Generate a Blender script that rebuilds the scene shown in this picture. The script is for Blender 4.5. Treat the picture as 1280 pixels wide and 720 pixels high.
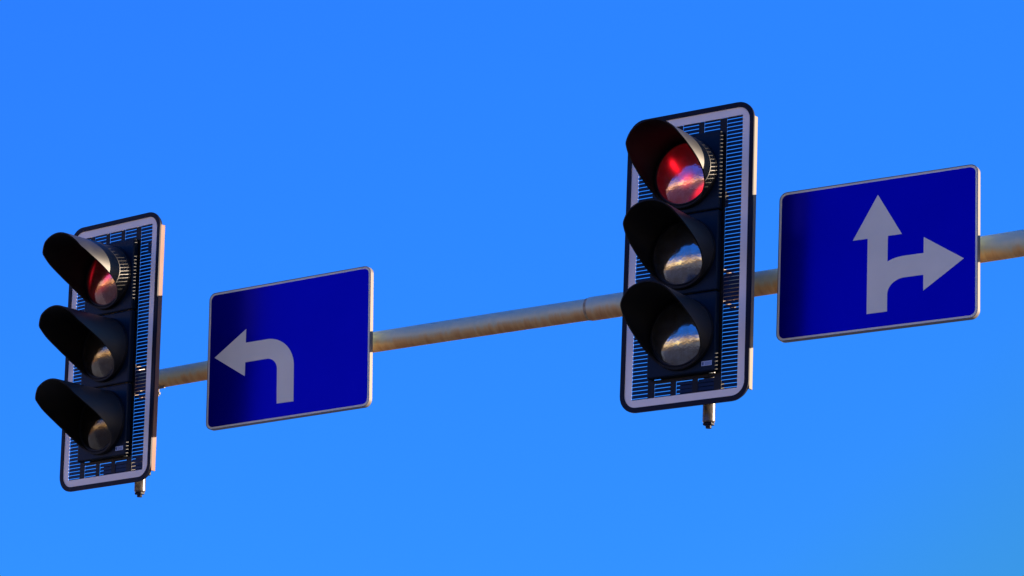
import bpy, bmesh, math, random
from mathutils import Matrix, Vector, Euler
R = math.radians
random.seed(7)
for o in list(bpy.data.objects): bpy.data.objects.remove(o)
sc = bpy.context.scene
COL = sc.collection

# ------------------------------------------------------------------ camera
EYE = 1.6
cam = bpy.data.cameras.new("camera"); camo = bpy.data.objects.new("camera", cam); COL.objects.link(camo)
TH, RO = 0.2860935, 0.0244531
fw = Vector((0, math.cos(TH), math.sin(TH))); up = Vector((0, -math.sin(TH), math.cos(TH))); rt = Vector((1, 0, 0))
cr = rt*math.cos(RO) + up*math.sin(RO); cu = -rt*math.sin(RO) + up*math.cos(RO)
camo.matrix_world = Matrix(((cr.x, cu.x, -fw.x, 0), (cr.y, cu.y, -fw.y, 0), (cr.z, cu.z, -fw.z, EYE), (0, 0, 0, 1)))
cam.sensor_width = 36; cam.lens = 3800/1280*36
cam.clip_start = .1; cam.clip_end = 8000
sc.camera = camo

# ------------------------------------------------------------------ sky, sun, exposure
SUN_EL, SUN_AZ = R(10.5), R(85)          # azimuth clockwise from +Y
w = bpy.data.worlds.new("World"); sc.world = w; w.use_nodes = True
nt = w.node_tree; nt.nodes.clear()
out = nt.nodes.new("ShaderNodeOutputWorld"); bg = nt.nodes.new("ShaderNodeBackground")
sky = nt.nodes.new("ShaderNodeTexSky"); sky.sky_type = 'NISHITA'; sky.sun_disc = False
sky.sun_elevation = SUN_EL; sky.sun_rotation = SUN_AZ
sky.air_density = 1.0; sky.dust_density = 0.3; sky.ozone_density = 3.0
SKY_TINT = (.10, .46, 1.06); SKY_GAMMA = 1.0; SKY_GAIN = 2.65
ga = nt.nodes.new("ShaderNodeGamma"); ga.inputs[1].default_value = SKY_GAMMA
mx = nt.nodes.new("ShaderNodeMix"); mx.data_type = 'RGBA'; mx.blend_type = 'MULTIPLY'; mx.inputs[0].default_value = 1
mx.inputs[7].default_value = (*[c*SKY_GAIN for c in SKY_TINT], 1)
wtc = nt.nodes.new("ShaderNodeTexCoord"); wsp = nt.nodes.new("ShaderNodeSeparateXYZ"); nt.links.new(wtc.outputs["Generated"], wsp.inputs[0])
# warm horizon band added below the view to warm and brighten the ambient light
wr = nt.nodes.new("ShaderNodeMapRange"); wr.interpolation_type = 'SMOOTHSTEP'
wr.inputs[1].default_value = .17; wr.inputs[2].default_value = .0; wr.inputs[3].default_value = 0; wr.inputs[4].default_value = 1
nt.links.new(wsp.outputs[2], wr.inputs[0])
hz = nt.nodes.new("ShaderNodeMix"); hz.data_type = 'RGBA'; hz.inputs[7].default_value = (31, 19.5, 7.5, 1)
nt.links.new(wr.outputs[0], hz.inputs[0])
nt.links.new(sky.outputs[0], ga.inputs[0]); nt.links.new(ga.outputs[0], mx.inputs[6]); 
ev = nt.nodes.new("ShaderNodeMix"); ev.data_type = 'RGBA'; ev.inputs[0].default_value = .6; ev.inputs[7].default_value = (.18, 1.60, 6.9, 1)
nt.links.new(mx.outputs[2], ev.inputs[6]); 
# the blue loses strength towards the sun's side and the horizon
dp = nt.nodes.new("ShaderNodeVectorMath"); dp.operation = 'DOT_PRODUCT'; dp.inputs[1].default_value = (.8, 0, -1); nt.links.new(wtc.outputs["Generated"], dp.inputs[0])
ms = nt.nodes.new("ShaderNodeMapRange"); ms.inputs[1].default_value = -.55; ms.inputs[2].default_value = -.03; nt.links.new(dp.outputs["Value"], ms.inputs[0])
rp = nt.nodes.new("ShaderNodeValToRGB"); rp.color_ramp.interpolation = 'EASE'; el = rp.color_ramp.elements
el[0].position = 0; el[0].color = (.94, .86, 1, 1); el[1].position = 1; el[1].color = (1.22, .99, .64, 1)
e5 = el.new(.48); e5.color = (.93, .94, 1, 1); e6 = el.new(.72); e6.color = (.95, .94, .92, 1)
nt.links.new(ms.outputs[0], rp.inputs[0])
sg = nt.nodes.new("ShaderNodeMix"); sg.data_type = 'RGBA'; sg.blend_type = 'MULTIPLY'; sg.inputs[0].default_value = 1
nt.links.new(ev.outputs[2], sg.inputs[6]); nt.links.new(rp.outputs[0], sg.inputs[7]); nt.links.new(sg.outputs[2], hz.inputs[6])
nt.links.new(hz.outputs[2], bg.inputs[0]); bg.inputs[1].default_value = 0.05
nt.links.new(bg.outputs[0], out.inputs[0])
sun = bpy.data.lights.new("sun", 'SUN'); sun.energy = 5.0; sun.angle = R(.5); sun.color = (1, .78, .56)
suno = bpy.data.objects.new("sun", sun); COL.objects.link(suno)
sd = Vector((math.sin(SUN_AZ)*math.cos(SUN_EL), math.cos(SUN_AZ)*math.cos(SUN_EL), math.sin(SUN_EL)))
suno.rotation_euler = sd.to_track_quat('Z', 'Y').to_euler(); suno.location = sd*40
sc.view_settings.view_transform = 'Standard'; sc.view_settings.look = 'None'
sc.view_settings.exposure = 1.585; sc.view_settings.gamma = 1
sc.view_settings.use_curve_mapping = False

# ------------------------------------------------------------------ materials
def mat(name, col, rough=.5, metal=0.0, spec=.5, noise=0.0, nscale=12, col2=None, coat=0.0, bump=0.0, bscale=80):
    m = bpy.data.materials.new(name); m.use_nodes = True
    n = m.node_tree; b = n.nodes["Principled BSDF"]
    b.inputs["Base Color"].default_value = (*col, 1); b.inputs["Roughness"].default_value = rough
    b.inputs["Metallic"].default_value = metal; b.inputs["Specular IOR Level"].default_value = spec
    b.inputs["Coat Weight"].default_value = coat; b.inputs["Coat Roughness"].default_value = .08
    tc = n.nodes.new("ShaderNodeTexCoord")
    if noise:
        t = n.nodes.new("ShaderNodeTexNoise"); t.inputs["Scale"].default_value = nscale; t.inputs["Detail"].default_value = 6
        n.links.new(tc.outputs["Object"], t.inputs[0])
        cr_ = n.nodes.new("ShaderNodeValToRGB"); cr_.color_ramp.elements[0].position = .35; cr_.color_ramp.elements[1].position = .7
        c2 = col2 or tuple(c*(1-noise) for c in col)
        cr_.color_ramp.elements[0].color = (*c2, 1); cr_.color_ramp.elements[1].color = (*col, 1)
        n.links.new(t.outputs[0], cr_.inputs[0]); n.links.new(cr_.outputs[0], b.inputs["Base Color"])
        mr = n.nodes.new("ShaderNodeMapRange"); mr.inputs[3].default_value = rough*.85; mr.inputs[4].default_value = min(1, rough*1.2)
        n.links.new(t.outputs[0], mr.inputs[0]); n.links.new(mr.outputs[0], b.inputs["Roughness"])
    if bump:
        t2 = n.nodes.new("ShaderNodeTexNoise"); t2.inputs["Scale"].default_value = bscale
        n.links.new(tc.outputs["Object"], t2.inputs[0])
        bp = n.nodes.new("ShaderNodeBump"); bp.inputs["Strength"].default_value = bump; bp.inputs["Distance"].default_value = .002
        n.links.new(t2.outputs[0], bp.inputs["Height"]); n.links.new(bp.outputs[0], b.inputs["Normal"])
    return m

M = {}
M['black'] = mat("black_plastic", (.003, .004, .007), .5, spec=.2, noise=.35, nscale=9)
M['housing'] = mat("housing_plastic", (.0006, .009, .024), .42, spec=.12, noise=.3, nscale=7, bump=.1)
M['visor_in'] = mat("visor_plastic", (.007, .007, .007), .5, spec=.14, noise=.3, nscale=10)
M['visor_out'] = mat('visor_outer_plastic', (.014, .015, .017), .48, spec=.5, noise=.3, nscale=14)
M['slat'] = mat("louvre_plastic", (.001, .006, .030), .4, spec=.25, noise=.3, nscale=10)
M['rim'] = mat("rim_black", (.002, .003, .012), .5, spec=.15)
M['flange'] = mat("grey_painted_flange", (.19, .165, .13), .55, spec=.2, noise=.15, nscale=6)
M['flange_orange'] = mat('salmon_flange', (.19, .10, .075), .55, spec=.2, noise=.15, nscale=6)  # same flange finish with a redder base colour
M['white'] = mat("white_reflective_tape", (.86, .78, .66), .4, spec=.3, noise=.12, nscale=3)
M['steel'] = mat("zinc_plated_steel", (.36, .34, .33), .45, metal=.4, noise=.45, nscale=22, col2=(.2, .12, .08))
M['sign_blue'] = mat("blue_reflective_sheet", (.0004, .0004, .31), .24, metal=.6, spec=.08, noise=.1, nscale=2.5)
M['sign_white'] = mat("grey_white_sheet", (.74, .70, .52), .4, spec=.3, noise=.1, nscale=4)
M['pipe'] = mat('weathered_dark_pipe', (.10, .085, .075), .32, spec=.5, noise=.5, nscale=30, bump=.3)
M['alu'] = mat("aluminium_plate", (.17, .15, .14), .5, spec=.2, metal=.1, noise=.15, nscale=8)
M['sticker'] = mat("pale_sticker", (.35, .45, .6), .5)
M['sticker_mark'] = mat("sticker_print", (.03, .08, .2), .5)

def arm_material():
    m = bpy.data.materials.new("galvanised_rusty_steel"); m.use_nodes = True
    n = m.node_tree; b = n.nodes["Principled BSDF"]; L = n.links.new
    tc = n.nodes.new("ShaderNodeTexCoord")
    sep = n.nodes.new("ShaderNodeSeparateXYZ"); L(tc.outputs["Object"], sep.inputs[0])
    # Object: X along the arm, Z up. browner underside: vertical rust runs, plus warm ground bounce put into the colour
    mp = n.nodes.new("ShaderNodeMapping"); mp.inputs["Scale"].default_value = (42, 7, 7); L(tc.outputs["Object"], mp.inputs[0])
    st = n.nodes.new("ShaderNodeTexNoise"); st.inputs["Scale"].default_value = 1.0; st.inputs["Detail"].default_value = 5; L(mp.outputs[0], st.inputs[0])
    big = n.nodes.new("ShaderNodeTexNoise"); big.inputs["Scale"].default_value = 2.2; big.inputs["Detail"].default_value = 3; L(tc.outputs["Object"], big.inputs[0])
    geo = n.nodes.new("ShaderNodeNewGeometry"); gs = n.nodes.new("ShaderNodeSeparateXYZ"); L(geo.outputs["Normal"], gs.inputs[0])
    a1 = n.nodes.new("ShaderNodeMath"); a1.operation = 'MULTIPLY_ADD'; L(st.outputs[0], a1.inputs[0]); a1.inputs[1].default_value = .6
    s1 = n.nodes.new("ShaderNodeMath"); s1.operation = 'MULTIPLY_ADD'; L(gs.outputs["Z"], s1.inputs[0]); s1.inputs[1].default_value = -.62; s1.inputs[2].default_value = -.22
    L(s1.outputs[0], a1.inputs[2])
    a2 = n.nodes.new("ShaderNodeMath"); a2.operation = 'MULTIPLY_ADD'; L(big.outputs[0], a2.inputs[0]); a2.inputs[1].default_value = .5; L(a1.outputs[0], a2.inputs[2])
    cr_ = n.nodes.new("ShaderNodeValToRGB"); e = cr_.color_ramp.elements
    e[0].position = .08; e[0].color = (.36, .47, .35, 1); e[1].position = 1.0; e[1].color = (.40, .18, .05, 1)
    x = e.new(.45); x.color = (.50, .54, .36, 1); y_ = e.new(.72); y_.color = (.60, .39, .16, 1)
    L(a2.outputs[0], cr_.inputs[0]); L(cr_.outputs[0], b.inputs["Base Color"])
    b.inputs["Roughness"].default_value = .55; b.inputs["Metallic"].default_value = .15
    bp = n.nodes.new("ShaderNodeBump"); bp.inputs["Strength"].default_value = .1; bp.inputs["Distance"].default_value = .002
    L(st.outputs[0], bp.inputs["Height"]); L(bp.outputs[0], b.inputs["Normal"])
    return m
M['arm'] = arm_material()
M['rust'] = mat('rusty_weld', (.42, .34, .20), .8, noise=.6, nscale=60)

def lens_material(name, base, glow=None, spots=()):
    """prismatic lens in front of a silvered reflector; glow = (colour, strength) with hot spots where the bulb shows"""
    m = bpy.data.materials.new(name); m.use_nodes = True
    n = m.node_tree; b = n.nodes["Principled BSDF"]; L = n.links.new
    b.inputs["Base Color"].default_value = (*base, 1)
    b.inputs["Metallic"].default_value = .93; b.inputs["Roughness"].default_value = .14
    b.inputs["Coat Weight"].default_value = .4; b.inputs["Coat Roughness"].default_value = .08
    tc = n.nodes.new("ShaderNodeTexCoord")
    wv = n.nodes.new("ShaderNodeTexVoronoi"); wv.inputs["Scale"].default_value = 110; L(tc.outputs["Object"], wv.inputs[0])
    ns = n.nodes.new("ShaderNodeTexNoise"); ns.inputs["Scale"].default_value = 26; ns.inputs["Detail"].default_value = 3; L(tc.outputs["Object"], ns.inputs[0])
    ad = n.nodes.new("ShaderNodeMath"); ad.operation = 'MULTIPLY_ADD'; L(ns.outputs[0], ad.inputs[0]); ad.inputs[1].default_value = 1.6; L(wv.outputs[0], ad.inputs[2])
    bp = n.nodes.new("ShaderNodeBump"); bp.inputs["Strength"].default_value = .2; bp.inputs["Distance"].default_value = .0012
    L(ad.outputs[0], bp.inputs["Height"]); L(bp.outputs[0], b.inputs["Normal"])
    # uneven grime on the cover
    gm = n.nodes.new("ShaderNodeTexNoise"); gm.inputs["Scale"].default_value = 17; gm.inputs["Detail"].default_value = 6; gm.inputs["Roughness"].default_value = .65; L(tc.outputs["Object"], gm.inputs[0])
    gr = n.nodes.new("ShaderNodeValToRGB"); gr.color_ramp.elements[0].position = .32; gr.color_ramp.elements[1].position = .68
    gr.color_ramp.elements[0].color = (base[0]*.6, base[1]*.45, base[2]*.36, 1); gr.color_ramp.elements[1].color = (*[c*1.25 for c in base], 1)
    L(gm.outputs[0], gr.inputs[0]); L(gr.outputs[0], b.inputs["Base Color"])
    rg = n.nodes.new("ShaderNodeMapRange"); rg.inputs[1].default_value = .3; rg.inputs[2].default_value = .7; rg.inputs[3].default_value = .19; rg.inputs[4].default_value = .07
    L(gm.outputs[0], rg.inputs[0]); L(rg.outputs[0], b.inputs["Roughness"])
    if glow:
        acc = None
        for (cx, cz, sx, sz, ang, amp) in spots:
            mp = n.nodes.new("ShaderNodeMapping"); mp.vector_type = 'TEXTURE'
            mp.inputs["Location"].default_value = (cx, 0, cz); mp.inputs["Rotation"].default_value = (0, ang, 0); mp.inputs["Scale"].default_value = (sx, 1, sz)
            L(tc.outputs["Object"], mp.inputs[0])
            sp = n.nodes.new("ShaderNodeSeparateXYZ"); L(mp.outputs[0], sp.inputs[0])
            cb = n.nodes.new("ShaderNodeCombineXYZ"); L(sp.outputs[0], cb.inputs[0]); L(sp.outputs[2], cb.inputs[1])
            ln = n.nodes.new("ShaderNodeVectorMath"); ln.operation = 'DOT_PRODUCT'; L(cb.outputs[0], ln.inputs[0]); L(cb.outputs[0], ln.inputs[1])
            ex = n.nodes.new("ShaderNodeMath"); ex.operation = 'MULTIPLY'; L(ln.outputs["Value"], ex.inputs[0]); ex.inputs[1].default_value = -1
            e2 = n.nodes.new("ShaderNodeMath"); e2.operation = 'EXPONENT'; L(ex.outputs[0], e2.inputs[0])
            ml = n.nodes.new("ShaderNodeMath"); ml.operation = 'MULTIPLY_ADD'; L(e2.outputs[0], ml.inputs[0]); ml.inputs[1].default_value = amp
            if acc is None: ml.inputs[2].default_value = glow[1]
            else: L(acc, ml.inputs[2])
            acc = ml.outputs[0]
        vr = n.nodes.new("ShaderNodeMapRange"); L(ns.outputs[0], vr.inputs[0]); vr.inputs[3].default_value = .45; vr.inputs[4].default_value = 1.6
        fin = n.nodes.new("ShaderNodeMath"); fin.operation = 'MULTIPLY'; L(acc, fin.inputs[0]); L(vr.outputs[0], fin.inputs[1])
        b.inputs["Emission Color"].default_value = (*glow[0], 1); L(fin.outputs[0], b.inputs["Emission Strength"])
    return m
M['lens_red_lit'] = lens_material("red_lens_lit", (.34, .27, .35), ((1, .008, .02), .016),
    [(-.03, .027, .036, .013, .95, .55), (-.02, .02, .05, .03, .7, .10), (.03, -.04, .026, .02, -.6, .35), (.085, -.085, .04, .012, -.75, .45)])
M['lens_red_side'] = lens_material("red_lens_lit_dim", (.28, .22, .20), ((1, .01, .03), .004),
    [(.035, -.015, .028, .013, -.6, .3), (-.085, .02, .012, .04, .3, .10), (.0, -.05, .05, .02, -.4, .05)])
M['lens_amber'] = lens_material("amber_lens_unlit", (.33, .37, .37))
M['lens_green'] = lens_material("green_lens_unlit", (.31, .36, .36))

# ------------------------------------------------------------------ helpers
def link(name, bm, m, parent=None, smooth=False, loc=None):
    me = bpy.data.meshes.new(name); bmesh.ops.recalc_face_normals(bm, faces=bm.faces); bm.to_mesh(me); bm.free()
    o = bpy.data.objects.new(name, me); COL.objects.link(o)
    if m: me.materials.append(m)
    if parent: o.parent = parent
    if loc: o.location = loc
    if smooth:
        for p in me.polygons: p.use_smooth = True
        try: me.set_sharp_from_angle(angle=R(35))
        except Exception: pass
    return o
def tag(o, label, cat, group=None, kind=None):
    if label: o['label'] = label
    if cat: o['category'] = cat
    if group: o['group'] = group
    if kind: o['kind'] = kind
    return o
def bx(bm, x0, x1, y0, y1, z0, z1, bev=0):
    vs = [bm.verts.new((x, y, z)) for x in (x0, x1) for y in (y0, y1) for z in (z0, z1)]
    fs = [(0, 1, 3, 2), (4, 6, 7, 5), (0, 4, 5, 1), (2, 3, 7, 6), (0, 2, 6, 4), (1, 5, 7, 3)]
    F = [bm.faces.new([vs[i] for i in f]) for f in fs]
    if bev:
        es = list({e for f in F for e in f.edges})
        bmesh.ops.bevel(bm, geom=es, offset=bev, segments=2, affect='EDGES', profile=.5)
def rrect(w_, h_, r, n=8):
    pts = []
    for cx, cz, a0 in ((w_/2-r, h_/2-r, 0), (-w_/2+r, h_/2-r, 90), (-w_/2+r, -h_/2+r, 180), (w_/2-r, -h_/2+r, 270)):
        for i in range(n+1):
            a = R(a0+90*i/n); pts.append((cx+r*math.cos(a), cz+r*math.sin(a)))
    return pts
def ring(bm, outer, inner, y0, y1, bev=0):
    N = len(outer)
    L = [[bm.verts.new((x, y, z)) for x, z in P] for P, y in ((outer, y0), (outer, y1), (inner, y1), (inner, y0))]
    for k in range(4):
        A, B = L[k], L[(k+1) % 4]
        for i in range(N):
            j = (i+1) % N; bm.faces.new((A[i], A[j], B[j], B[i]))
def slab(bm, poly, y0, y1):
    A = [bm.verts.new((x, y0, z)) for x, z in poly]; B = [bm.verts.new((x, y1, z)) for x, z in poly]
    bm.faces.new(A); bm.faces.new(B[::-1])
    for i in range(len(poly)):
        j = (i+1) % len(poly); bm.faces.new((A[i], B[i], B[j], A[j]))
def lathe_y(bm, prof, n=64):
    """revolve (radius, y) profile about the Y axis; first/last radius 0 closes"""
    rings = []
    for r, y in prof:
        if r < 1e-6: rings.append([bm.verts.new((0, y, 0))])
        else: rings.append([bm.verts.new((r*math.cos(2*math.pi*i/n), y, r*math.sin(2*math.pi*i/n))) for i in range(n)])
    for A, B in zip(rings, rings[1:]):
        for i in range(n):
            j = (i+1) % n
            if len(A) == 1: bm.faces.new((A[0], B[j], B[i]))
            elif len(B) == 1: bm.faces.new((A[i], A[j], B[0]))
            else: bm.faces.new((A[i], A[j], B[j], B[i]))
def tube(bm, pts, n=32, cap=True):
    """pts: (Vector, radius) along a path"""
    rings = []
    for k, (p, r) in enumerate(pts):
        d = (pts[min(k+1, len(pts)-1)][0]-pts[max(k-1, 0)][0]).normalized()
        u = d.cross(Vector((0, 0, 1)));
        if u.length < 1e-3: u = Vector((1, 0, 0))
        u.normalize(); v = u.cross(d)
        rings.append([bm.verts.new(p+u*(r*math.cos(2*math.pi*i/n))+v*(r*math.sin(2*math.pi*i/n))) for i in range(n)])
    for A, B in zip(rings, rings[1:]):
        for i in range(n):
            j = (i+1) % n; bm.faces.new((A[i], A[j], B[j], B[i]))
    if cap: bm.faces.new(rings[0][::-1]); bm.faces.new(rings[-1])
def empty(name, loc, rot=(0, 0, 0), mode='YXZ'):
    o = bpy.data.objects.new(name, None); COL.objects.link(o); o.location = loc; o.rotation_mode = mode; o.rotation_euler = rot
    o.empty_display_size = .2
    return o

# ------------------------------------------------------------------ the setting (below and behind the view)
def ground_mat(name, c1, c2, s, rough=.9):
    return mat(name, c1, rough, noise=1, nscale=s, col2=c2)
bm = bmesh.new(); S = 3000
vs = [bm.verts.new(p) for p in ((-S, -S, 0), (S, -S, 0), (S, S, 0), (-S, S, 0))]; bm.faces.new(vs)
tag(link('ground', bm, ground_mat("dry_grass_ground", (.26, .27, .22), (.18, .19, .16), .8)), None, None, kind='structure')
bm = bmesh.new()
vs = [bm.verts.new(p) for p in ((-2200, -16, .004), (2200, -16, .004), (2200, 12.5, .004), (-2200, 12.5, .004))]; bm.faces.new(vs)
tag(link('road', bm, ground_mat("asphalt_road", (.07, .07, .07), (.045, .045, .048), 3)), None, None, kind='structure')

bm = bmesh.new(); prev = None; rh = random.Random(3)  # unseen ridge, added so the lenses reflect an orange-brown skyline
ph = [rh.uniform(0, 6.28) for _ in range(8)]
for i in range(221):
    a = R(95+230*i/220); x, y = math.cos(a), math.sin(a)
    h = 14+5*math.sin(i*.09+ph[0])+3*math.sin(i*.31+ph[1])+1.5*math.sin(i*.8+ph[2])+.8*math.sin(i*1.9+ph[3])
    ex_ = min(1, min(i, 220-i)/25); h = max(.4, h*ex_)
    c = [bm.verts.new((x*r_, y*r_, z)) for r_, z in ((260, -.5), (275, h*.55), (300, h), (380, h*.9), (600, -.5))]
    if prev:
        for k in range(4): bm.faces.new((prev[k], c[k], c[k+1], prev[k+1]))
    prev = c
tag(link('reflected_ridge', bm, mat("brown_ridge", (.30, .13, .05), .95, noise=1, nscale=.09, col2=(.07, .07, .03)), smooth=True), None, None, kind='structure')

# ------------------------------------------------------------------ arm frame of reference
AX = Vector((0.86045, -0.50953489, 0)); NF = Vector((-0.50953489, -0.86045, 0))      # along the arm; towards the camera
A0 = Vector((-0.99051, 13.05281, EYE))
def onarm(s, front=0.0, z=0.0):
    p = A0 + AX*s + NF*front; return Vector((p.x, p.y, EYE+z))
armo = empty('mast_arm', onarm(6.4, -.1, -EYE), (0, 0, math.atan2(AX.y, AX.x)))
bpy.context.view_layer.update()
inv = armo.matrix_world.inverted()
def armpts(L): return [(inv @ onarm(s, -.1, z), r) for s, z, r in L]
bm = bmesh.new()
tube(bm, armpts([(-1.08, 3.499, .0425), (-.76, 3.506, .0428), (-.3, 3.5225, .044), (.2, 3.538, .0452), (.7, 3.547, .046), (1.2, 3.5545, .0465), (1.495, 3.558, .0468)]), 48)
link('outer_tube', bm, M['arm'], armo, True)
bm = bmesh.new()
tube(bm, armpts([(1.484, 3.558, .0478), (1.4841, 3.558, .0506), (1.486, 3.558, .0511), (2.3, 3.569, .0508), (3.34, 3.5856, .0525), (4.5, 3.615, .056), (6.4, 3.68, .062)]), 48)
link('inner_tube', bm, M['arm'], armo, True)
bm = bmesh.new()
tube(bm, armpts([(1.470, 3.5578, .0475), (1.4725, 3.5578, .0482), (1.4835, 3.558, .0482), (1.4838, 3.558, .0475)]), 48)
link('joint_weld', bm, M['rust'], armo, True)
bm = bmesh.new()
tube(bm, [(Vector((0, 0, 0)), .13), (Vector((0, 0, 3)), .115), (Vector((0, 0, EYE+3.95)), .10)], 40)
link('mast', bm, M['arm'], armo, True)
bm = bmesh.new(); bx(bm, -.25, .25, -.25, .25, 0, .03, .006)
link('base_plate', bm, M['steel'], armo)
tag(armo, 'long rusty galvanised steel arm carrying both traffic lights and both blue signs', 'mast arm')

# ------------------------------------------------------------------ traffic light
WL, HL = .5667, 1.22
LXI, LZT, LZB = .247, .573, -.576           # inner edge of the white border
M['lens_grimy'] = lens_material('grimy_green_lens', (.085, .08, .065))
M['lens_dusty'] = lens_material('dusty_amber_lens', (.20, .19, .15))
def build_light(root, lens_top, vscale, px, pz, fl):
    # backing board: rim with folded flange > flange, border
    bm = bmesh.new()
    ring(bm, rrect(WL+.036, HL+.038, .077), rrect(WL-.004, HL-.004, .058), -.004, .004)
    rim = link('backboard_rim', bm, M['rim'], root, True)
    bm = bmesh.new()
    ring(bm, rrect(WL+.026, HL+.022, .070), rrect(WL+.002, HL+.002, .060), .0043, .016)
    link('stiffening_lip', bm, M['rim'], rim, True)
    for s in (-1, 1):
        bm = bmesh.new(); a, b = sorted((s*(WL/2+.010), s*(WL/2+.0166))); bx(bm, a, b, .0045, .030, -.585, .562, .0012)
        link('side_flange', bm, fl, rim)
    bm = bmesh.new()
    inn = [(x, z-.0015) for x, z in rrect(2*LXI, LZT-LZB, .003)]
    ring(bm, rrect(WL-.0045, HL-.0045, .0578), inn, 0, .0012)
    link('white_border', bm, M['white'], root, True)
    # louvred screen
    bm = bmesh.new(); pitch = .01642; n = 70
    cols = [(-LXI, -.172), (.172, LXI)]; blocks = [(-.139, -.064), (-.037, .038), (.0647, .139)]
    def slat(x0, x1, z):
        # every slat is a shallow blade; its face leans out at the foot
        y0, y1 = .0035, .0145; h = .0086
        v = [(y0, z-h*.9), (y0+.0015, z+h*.75), (y1, z+h), (y1, z-h*.25)]
        A = [bm.verts.new((x0, y, zz)) for y, zz in v]; B = [bm.verts.new((x1, y, zz)) for y, zz in v]
        bm.faces.new(A[::-1]); bm.faces.new(B)
        for i in range(4): bm.faces.new((A[i], A[(i+1) % 4], B[(i+1) % 4], B[i]))
    for k in range(n+1):
        z = LZB + pitch*k - .001
        if z > LZT+.004: break
        for a, b in cols: slat(a, b, z)
        if z > .515+.004 or z < -.515-.002:
            for a, b in blocks: slat(a, b, z)
    link('louvre_screen', bm, M['slat'], root)
    bm = bmesh.new()
    for s in (-1, 1):
        a, b = sorted((s*.1425, s*.172)); bx(bm, a, b, .0024, .0034, LZB, LZT)
        a, b = sorted((s*.038, s*.0642)); bx(bm, a, b, .0023, .0033, .5155, LZT); bx(bm, a, b, .0023, .0033, LZB, -.5155)
        a, b = sorted((s*.139, s*.1425))
        bx(bm, a, b, .0022, .0032, .5155, LZT); bx(bm, a, b, .0022, .0032, LZB, -.5155)
    bx(bm, -.1422, .1422, .0015, .0158, .503, .5155); bx(bm, -.1422, .1422, .0015, .0158, -.5155, -.503)
    link('screen_frame', bm, M['black'], root)
    # lamp sections
    zs = (.515, .1745, -.168, -.504)
    for i in range(3):
        zt, zb = zs[i]-.0018, zs[i+1]+.0018; zc = (zt+zb)/2
        bm = bmesh.new(); bx(bm, -.16, .16, -.030, .0005, zb-zc, zt-zc, .006); bx(bm, -.115, .115, .0008, .036, zb-zc, zt-zc, .006)
        hs_ = link('lamp_housing', bm, M['housing'], root, False, (0, 0, zc))
        bm = bmesh.new()
        prof = [(.120, -.028), (.1505, -.028), (.1508, -.036), (.1490, -.0425), (.1445, -.046), (.138, -.047), (.1355, -.051), (.131, -.051), (.129, -.047), (.127, -.040), (.120, -.040)]
        lathe_y(bm, prof+[prof[0]], 96); bmesh.ops.remove_doubles(bm, verts=bm.verts, dist=1e-5)
        link('bezel', bm, M['black'], hs_, True)
        bm = bmesh.new()
        dome = [(.1305*math.cos(R(a)), -.046-.034*math.sin(R(a))) for a in range(0, 90, 6)]
        # shallow spherical cap
        Rr = .1305; sag = .030; rs = (Rr*Rr+sag*sag)/(2*sag)
        dome = []
        for k in range(25):
            r_ = Rr*(1-k/24); dome.append((r_, -.044-(math.sqrt(rs*rs-r_*r_)-(rs-sag))))
        dome = [(Rr, -.036)]+dome; dome[-1] = (0, dome[-1][1])
        lathe_y(bm, dome, 72)
        lm = (lens_top, M['lens_amber'], M['lens_green'])[i] if px < .1 else (lens_top, M['lens_dusty'], M['lens_grimy'])[i]
        link('lens', bm, lm, hs_, True)
        # cowl visor: cylinder cut by a slanting plane, slight flare, small rib rings near the root
        bm = bmesh.new(); N = 112; LV = .33
        def length(ph):       # ph from the top
            u = (1-math.cos(ph))/2
            T = ((0, .288), (.1, .284), (.25, .262), (.37, .210), (.5, .143), (.62, .088), (.75, .044), (.9, .014), (1, .007))
            for (u0, l0), (u1, l1) in zip(T, T[1:]):
                if u <= u1+1e-9: return vscale*(l0+(l1-l0)*(u-u0)/(u1-u0))
            return .010
        K = 26; Go = []; Gi = []
        for i2 in range(N):
            ph = 2*math.pi*i2/N; Ls = length(ph); o_, i_ = [], []
            for k in range(K+1):
                t = k/K; y = -.042 - Ls*t
                d = -y-.042
                rib = 0
                ro_ = .1475+.002*min(1, d/.3)+rib; ri_ = .1400+.004*min(1, d/.3)
                sx, sz = math.sin(ph), math.cos(ph)
                o_.append(bm.verts.new((sx*ro_, y, sz*ro_))); i_.append(bm.verts.new((sx*ri_, y, sz*ri_)))
            Go.append(o_); Gi.append(i_)
        for a in range(N):
            b = (a+1) % N
            for k in range(K):
                bm.faces.new((Go[a][k], Go[b][k], Go[b][k+1], Go[a][k+1])); bm.faces.new((Gi[a][k], Gi[a][k+1], Gi[b][k+1], Gi[b][k]))
            bm.faces.new((Go[a][K], Go[b][K], Gi[b][K], Gi[a][K])); bm.faces.new((Go[a][0], Gi[a][0], Gi[b][0], Go[b][0]))
        bmesh.ops.recalc_face_normals(bm, faces=bm.faces)
        outer = set()
        for a in range(N):
            outer.update(Go[a])
        for f in bm.faces: f.material_index = 0 if sum(v in outer for v in f.verts) < 3 else 1
        vo = link('visor', bm, M['visor_in'], hs_, True); vo.data.materials.append(M['visor_out'])
        if i == 2:
            bm = bmesh.new(); bx(bm, .098, .146, -.0312, -.0302, -.1425, -.1235)
            st = link('maker_sticker', bm, M['sticker'], hs_)
            bm = bmesh.new(); bx(bm, .101, .109, -.0316, -.0313, -.1395, -.1265)
            for q in range(4): bx(bm, .113, .143, -.0316, -.0313, -.1395+q*.0035, -.1380+q*.0035)
            link('sticker_print', bm, M['sticker_mark'], st)
    # mounting pipe and clamps behind the board
    bm = bmesh.new()
    zb_ = -.705+pz
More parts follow.
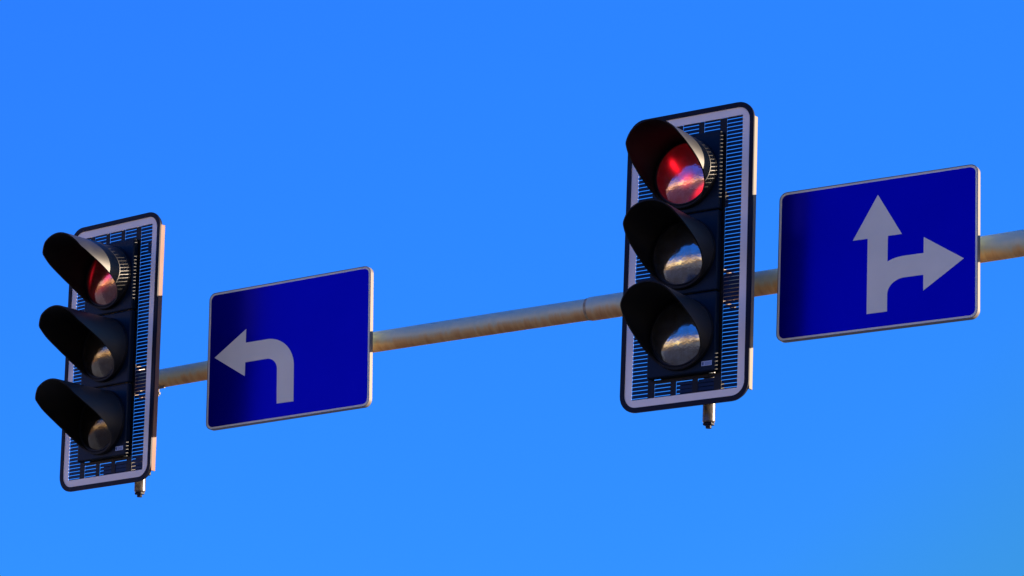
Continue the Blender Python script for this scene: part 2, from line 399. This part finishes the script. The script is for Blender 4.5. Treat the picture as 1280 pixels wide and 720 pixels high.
    tube(bm, [(Vector((px, .095, zb_)), .021), (Vector((px, .095, zb_+.005)), .0255), (Vector((px, .095, .30 if px < .1 else -.49)), .0255)], 28)
    pp = link('mounting_pipe', bm, M['pipe'], root, True)
    bm = bmesh.new(); tube(bm, [(Vector((px, .095, zb_-.022)), .012), (Vector((px, .095, zb_+.001)), .012)], 14); bx(bm, px-.02, px+.02, .082, .108, zb_-.0105, zb_-.0005, .002)
    link('bolt', bm, M['rim'], pp)
    for zz in ((-.555, .24) if px < .1 else (-.555,)):
        bm = bmesh.new(); bx(bm, -.03, .15, .0365 if zz > 0 else .017, .066, zz-.032, zz+.032, .004); bx(bm, px-.036, px+.036, .0665, .128, zz-.022, zz+.022, .004)
        link('pipe_clamp', bm, M['black'], root)
    return root

LIGHTS = []
for (p, rot, s_, lens, vs_, px, pz, fl, lab) in (
    ((0.70827, 11.79509, 3.61897), (.01318, -.01431, -.60553), 1.0, M['lens_red_lit'], .955, .063, .026, M['flange'], 'traffic light with brightly glowing red top lens, beside the sign with forked arrow'),
    ((-1.8427, 13.53039, 3.62562), (.01972, .04123, -.69913), .972, M['lens_red_side'], 1.09, .135, .050, M['flange_orange'], 'traffic light at the free end of the arm, beside the left turn sign')):
    root = empty('traffic_light', Vector(p)*s_ + Vector((0, 0, EYE)))
    # angles are (about Y, about X, about Z)
    root.rotation_euler = (rot[1], rot[0], rot[2]); root.scale = (s_, s_, s_)
    build_light(root, lens, vs_, px, pz, fl)
    tag(root, lab, 'traffic light', 'traffic lights on the mast arm')
    LIGHTS.append(root)

# arm clamps of the lights (they belong to each light)
bpy.context.view_layer.update()
def arm_clamp(root, s, front, zc, ln=.11):
    """two half shells round the arm with bolts, built in the light's own frame"""
    wi = root.matrix_world.inverted()
    bm = bmesh.new()
    c = onarm(s, -.1, zc)
    tube(bm, [(c-AX*.03, .057), (c+AX*.03, .057)], 28)
    for dz in (-.068, .068):
        q = c+Vector((0, 0, dz)); tube(bm, [(q-NF*.05, .0075), (q+NF*front, .0075)], 10)
        tube(bm, [(q-NF*.05, .013), (q-NF*.038, .013)], 6)
    bmesh.ops.transform(bm, matrix=wi, verts=bm.verts)
    link('arm_clamp', bm, M['steel'], root)
arm_clamp(LIGHTS[0], 2.13, .275, 3.567)
arm_clamp(LIGHTS[1], -.90, .40, 3.506)

# ------------------------------------------------------------------ lane signs
WS, HS = .8735, .6395
def build_sign(root, polys):
    bm = bmesh.new(); ring(bm, rrect(WS, HS, .034), rrect(WS-.006, HS-.006, .031), -.001, .022)
    link('folded_edge', bm, M['alu'], root, True)
    bm = bmesh.new(); slab(bm, rrect(WS-.0062, HS-.0062, .0309), 0, .002)
    link('sign_panel', bm, M['sign_white'], root, False)
    bm = bmesh.new(); slab(bm, rrect(WS-.023, HS-.023, .025), -.0008, -.0002)
    link('blue_field', bm, M['sign_blue'], root, False)
    for P in polys:
        bm = bmesh.new(); slab(bm, P, -.0016, -.0009); link('arrow', bm, M['sign_white'], root)
    for zz in (-.14, .14):
        bm = bmesh.new(); bx(bm, -.36, .36, .0025, .021, zz-.02, zz+.02, .003); link('back_brace', bm, M['alu'], root)
def arc(cx, cz, rx, rz, a0, a1, n=18): return [(cx+rx*math.cos(R(a0+(a1-a0)*i/n)), cz+rz*math.sin(R(a0+(a1-a0)*i/n))) for i in range(n+1)]
turn = [(-.3985, .013), (-.228, .1235), (-.2285, .0598), (-.112, .0592)] + arc(-.112, -.085, .1475, .1442, 90, 0) + [(.037, -.247), (-.0525, -.2455)] + \
       arc(-.112, -.088, .0572, .0566, 0, 90) + [(-.2285, -.0315), (-.2295, -.0955)]
def qbez(a, b, c, n=12): return [((1-t)**2*a[0]+2*t*(1-t)*b[0]+t*t*c[0], (1-t)**2*a[1]+2*t*(1-t)*b[1]+t*t*c[1]) for t in [i/n for i in range(n+1)]]
split = [(.0047, .2491), (.1115, .068), (.0505, .068)] + qbez((.0500, -.0404), (.0850, -.0250), (.1250, -.0249)) + [(.2059, -.0249), (.2063, .0420), (.3778, -.0700), (.2058, -.1817), (.2056, -.1160)] + \
        arc(.1250, -.178, .0745, .062, 90, 180) + [(.0506, -.2496), (-.0377, -.2496), (-.0377, .068), (-.1030, .068)]
for (p, rot, polys, lab) in (
    ((-0.99051, 13.05281, 3.53331), (-.02391, .0079, -.53789), [turn], 'blue rectangular lane sign with one white arrow bending to the left'),
    ((1.45175, 11.60657, 3.5943), (.00687, -.04078, -.55163), [split], 'blue rectangular lane sign with a forked white arrow pointing up and right')):
    root = empty('lane_sign', Vector(p)+Vector((0, 0, EYE)), (rot[1], rot[0], rot[2]))
    build_sign(root, polys)
    tag(root, lab, 'road sign', 'blue lane signs on the mast arm')
    bpy.context.view_layer.update()
    wi = root.matrix_world.inverted()
    sB = (Vector(p).xy-A0.xy).dot(AX.xy)
    for ds in (-.25, .25):
        bm = bmesh.new(); c = onarm(sB+ds, -.1, 3.5225+.017*(sB+ds))
        tube(bm, [(c-AX*.02, .056), (c+AX*.02, .056)], 28)
        for dz in (-.14, .14):
            q = c+Vector((0, 0, dz)); 
        f = NF*.066
        A = [c+AX*(.018*a)+Vector((0, 0, .16*b))+NF*k for a in (-1, 1) for b in (-1, 1) for k in (.058, .07)]
        vs = [bm.verts.new(v) for v in A]
        for fa in ((0, 1, 3, 2), (4, 6, 7, 5), (0, 4, 5, 1), (2, 3, 7, 6), (0, 2, 6, 4), (1, 5, 7, 3)): bm.faces.new([vs[i] for i in fa])
        bmesh.ops.transform(bm, matrix=wi, verts=bm.verts)
        link('arm_clamp', bm, M['steel'], root)

# small hook bolt and lug that show under the arm beside the end light
bm = bmesh.new(); wi = LIGHTS[1].matrix_world.inverted()
c = onarm(-.775, -.09, 3.45)
tube(bm, [(c+Vector((0, 0, .022)), .006), (c+Vector((0, 0, -.03)), .006)], 12); tube(bm, [(c+Vector((0, 0, -.012)), .012), (c+Vector((0, 0, -.022)), .012)], 6)
tube(bm, [(c+Vector((0, 0, .008))-AX*.03, .007), (c+Vector((0, 0, .012))+AX*.035, .007)], 12)
bmesh.ops.transform(bm, matrix=wi, verts=bm.verts)
link('hook_bolt', bm, M['flange'], LIGHTS[1], True)

# small lug bolted to the back of the end light's screen
bm = bmesh.new(); bx(bm, .206, .232, .0155, .040, .452, .492, .002); bx(bm, .210, .240, .018, .030, .440, .450, .002)
link('screen_lug', bm, M['steel'], LIGHTS[1])
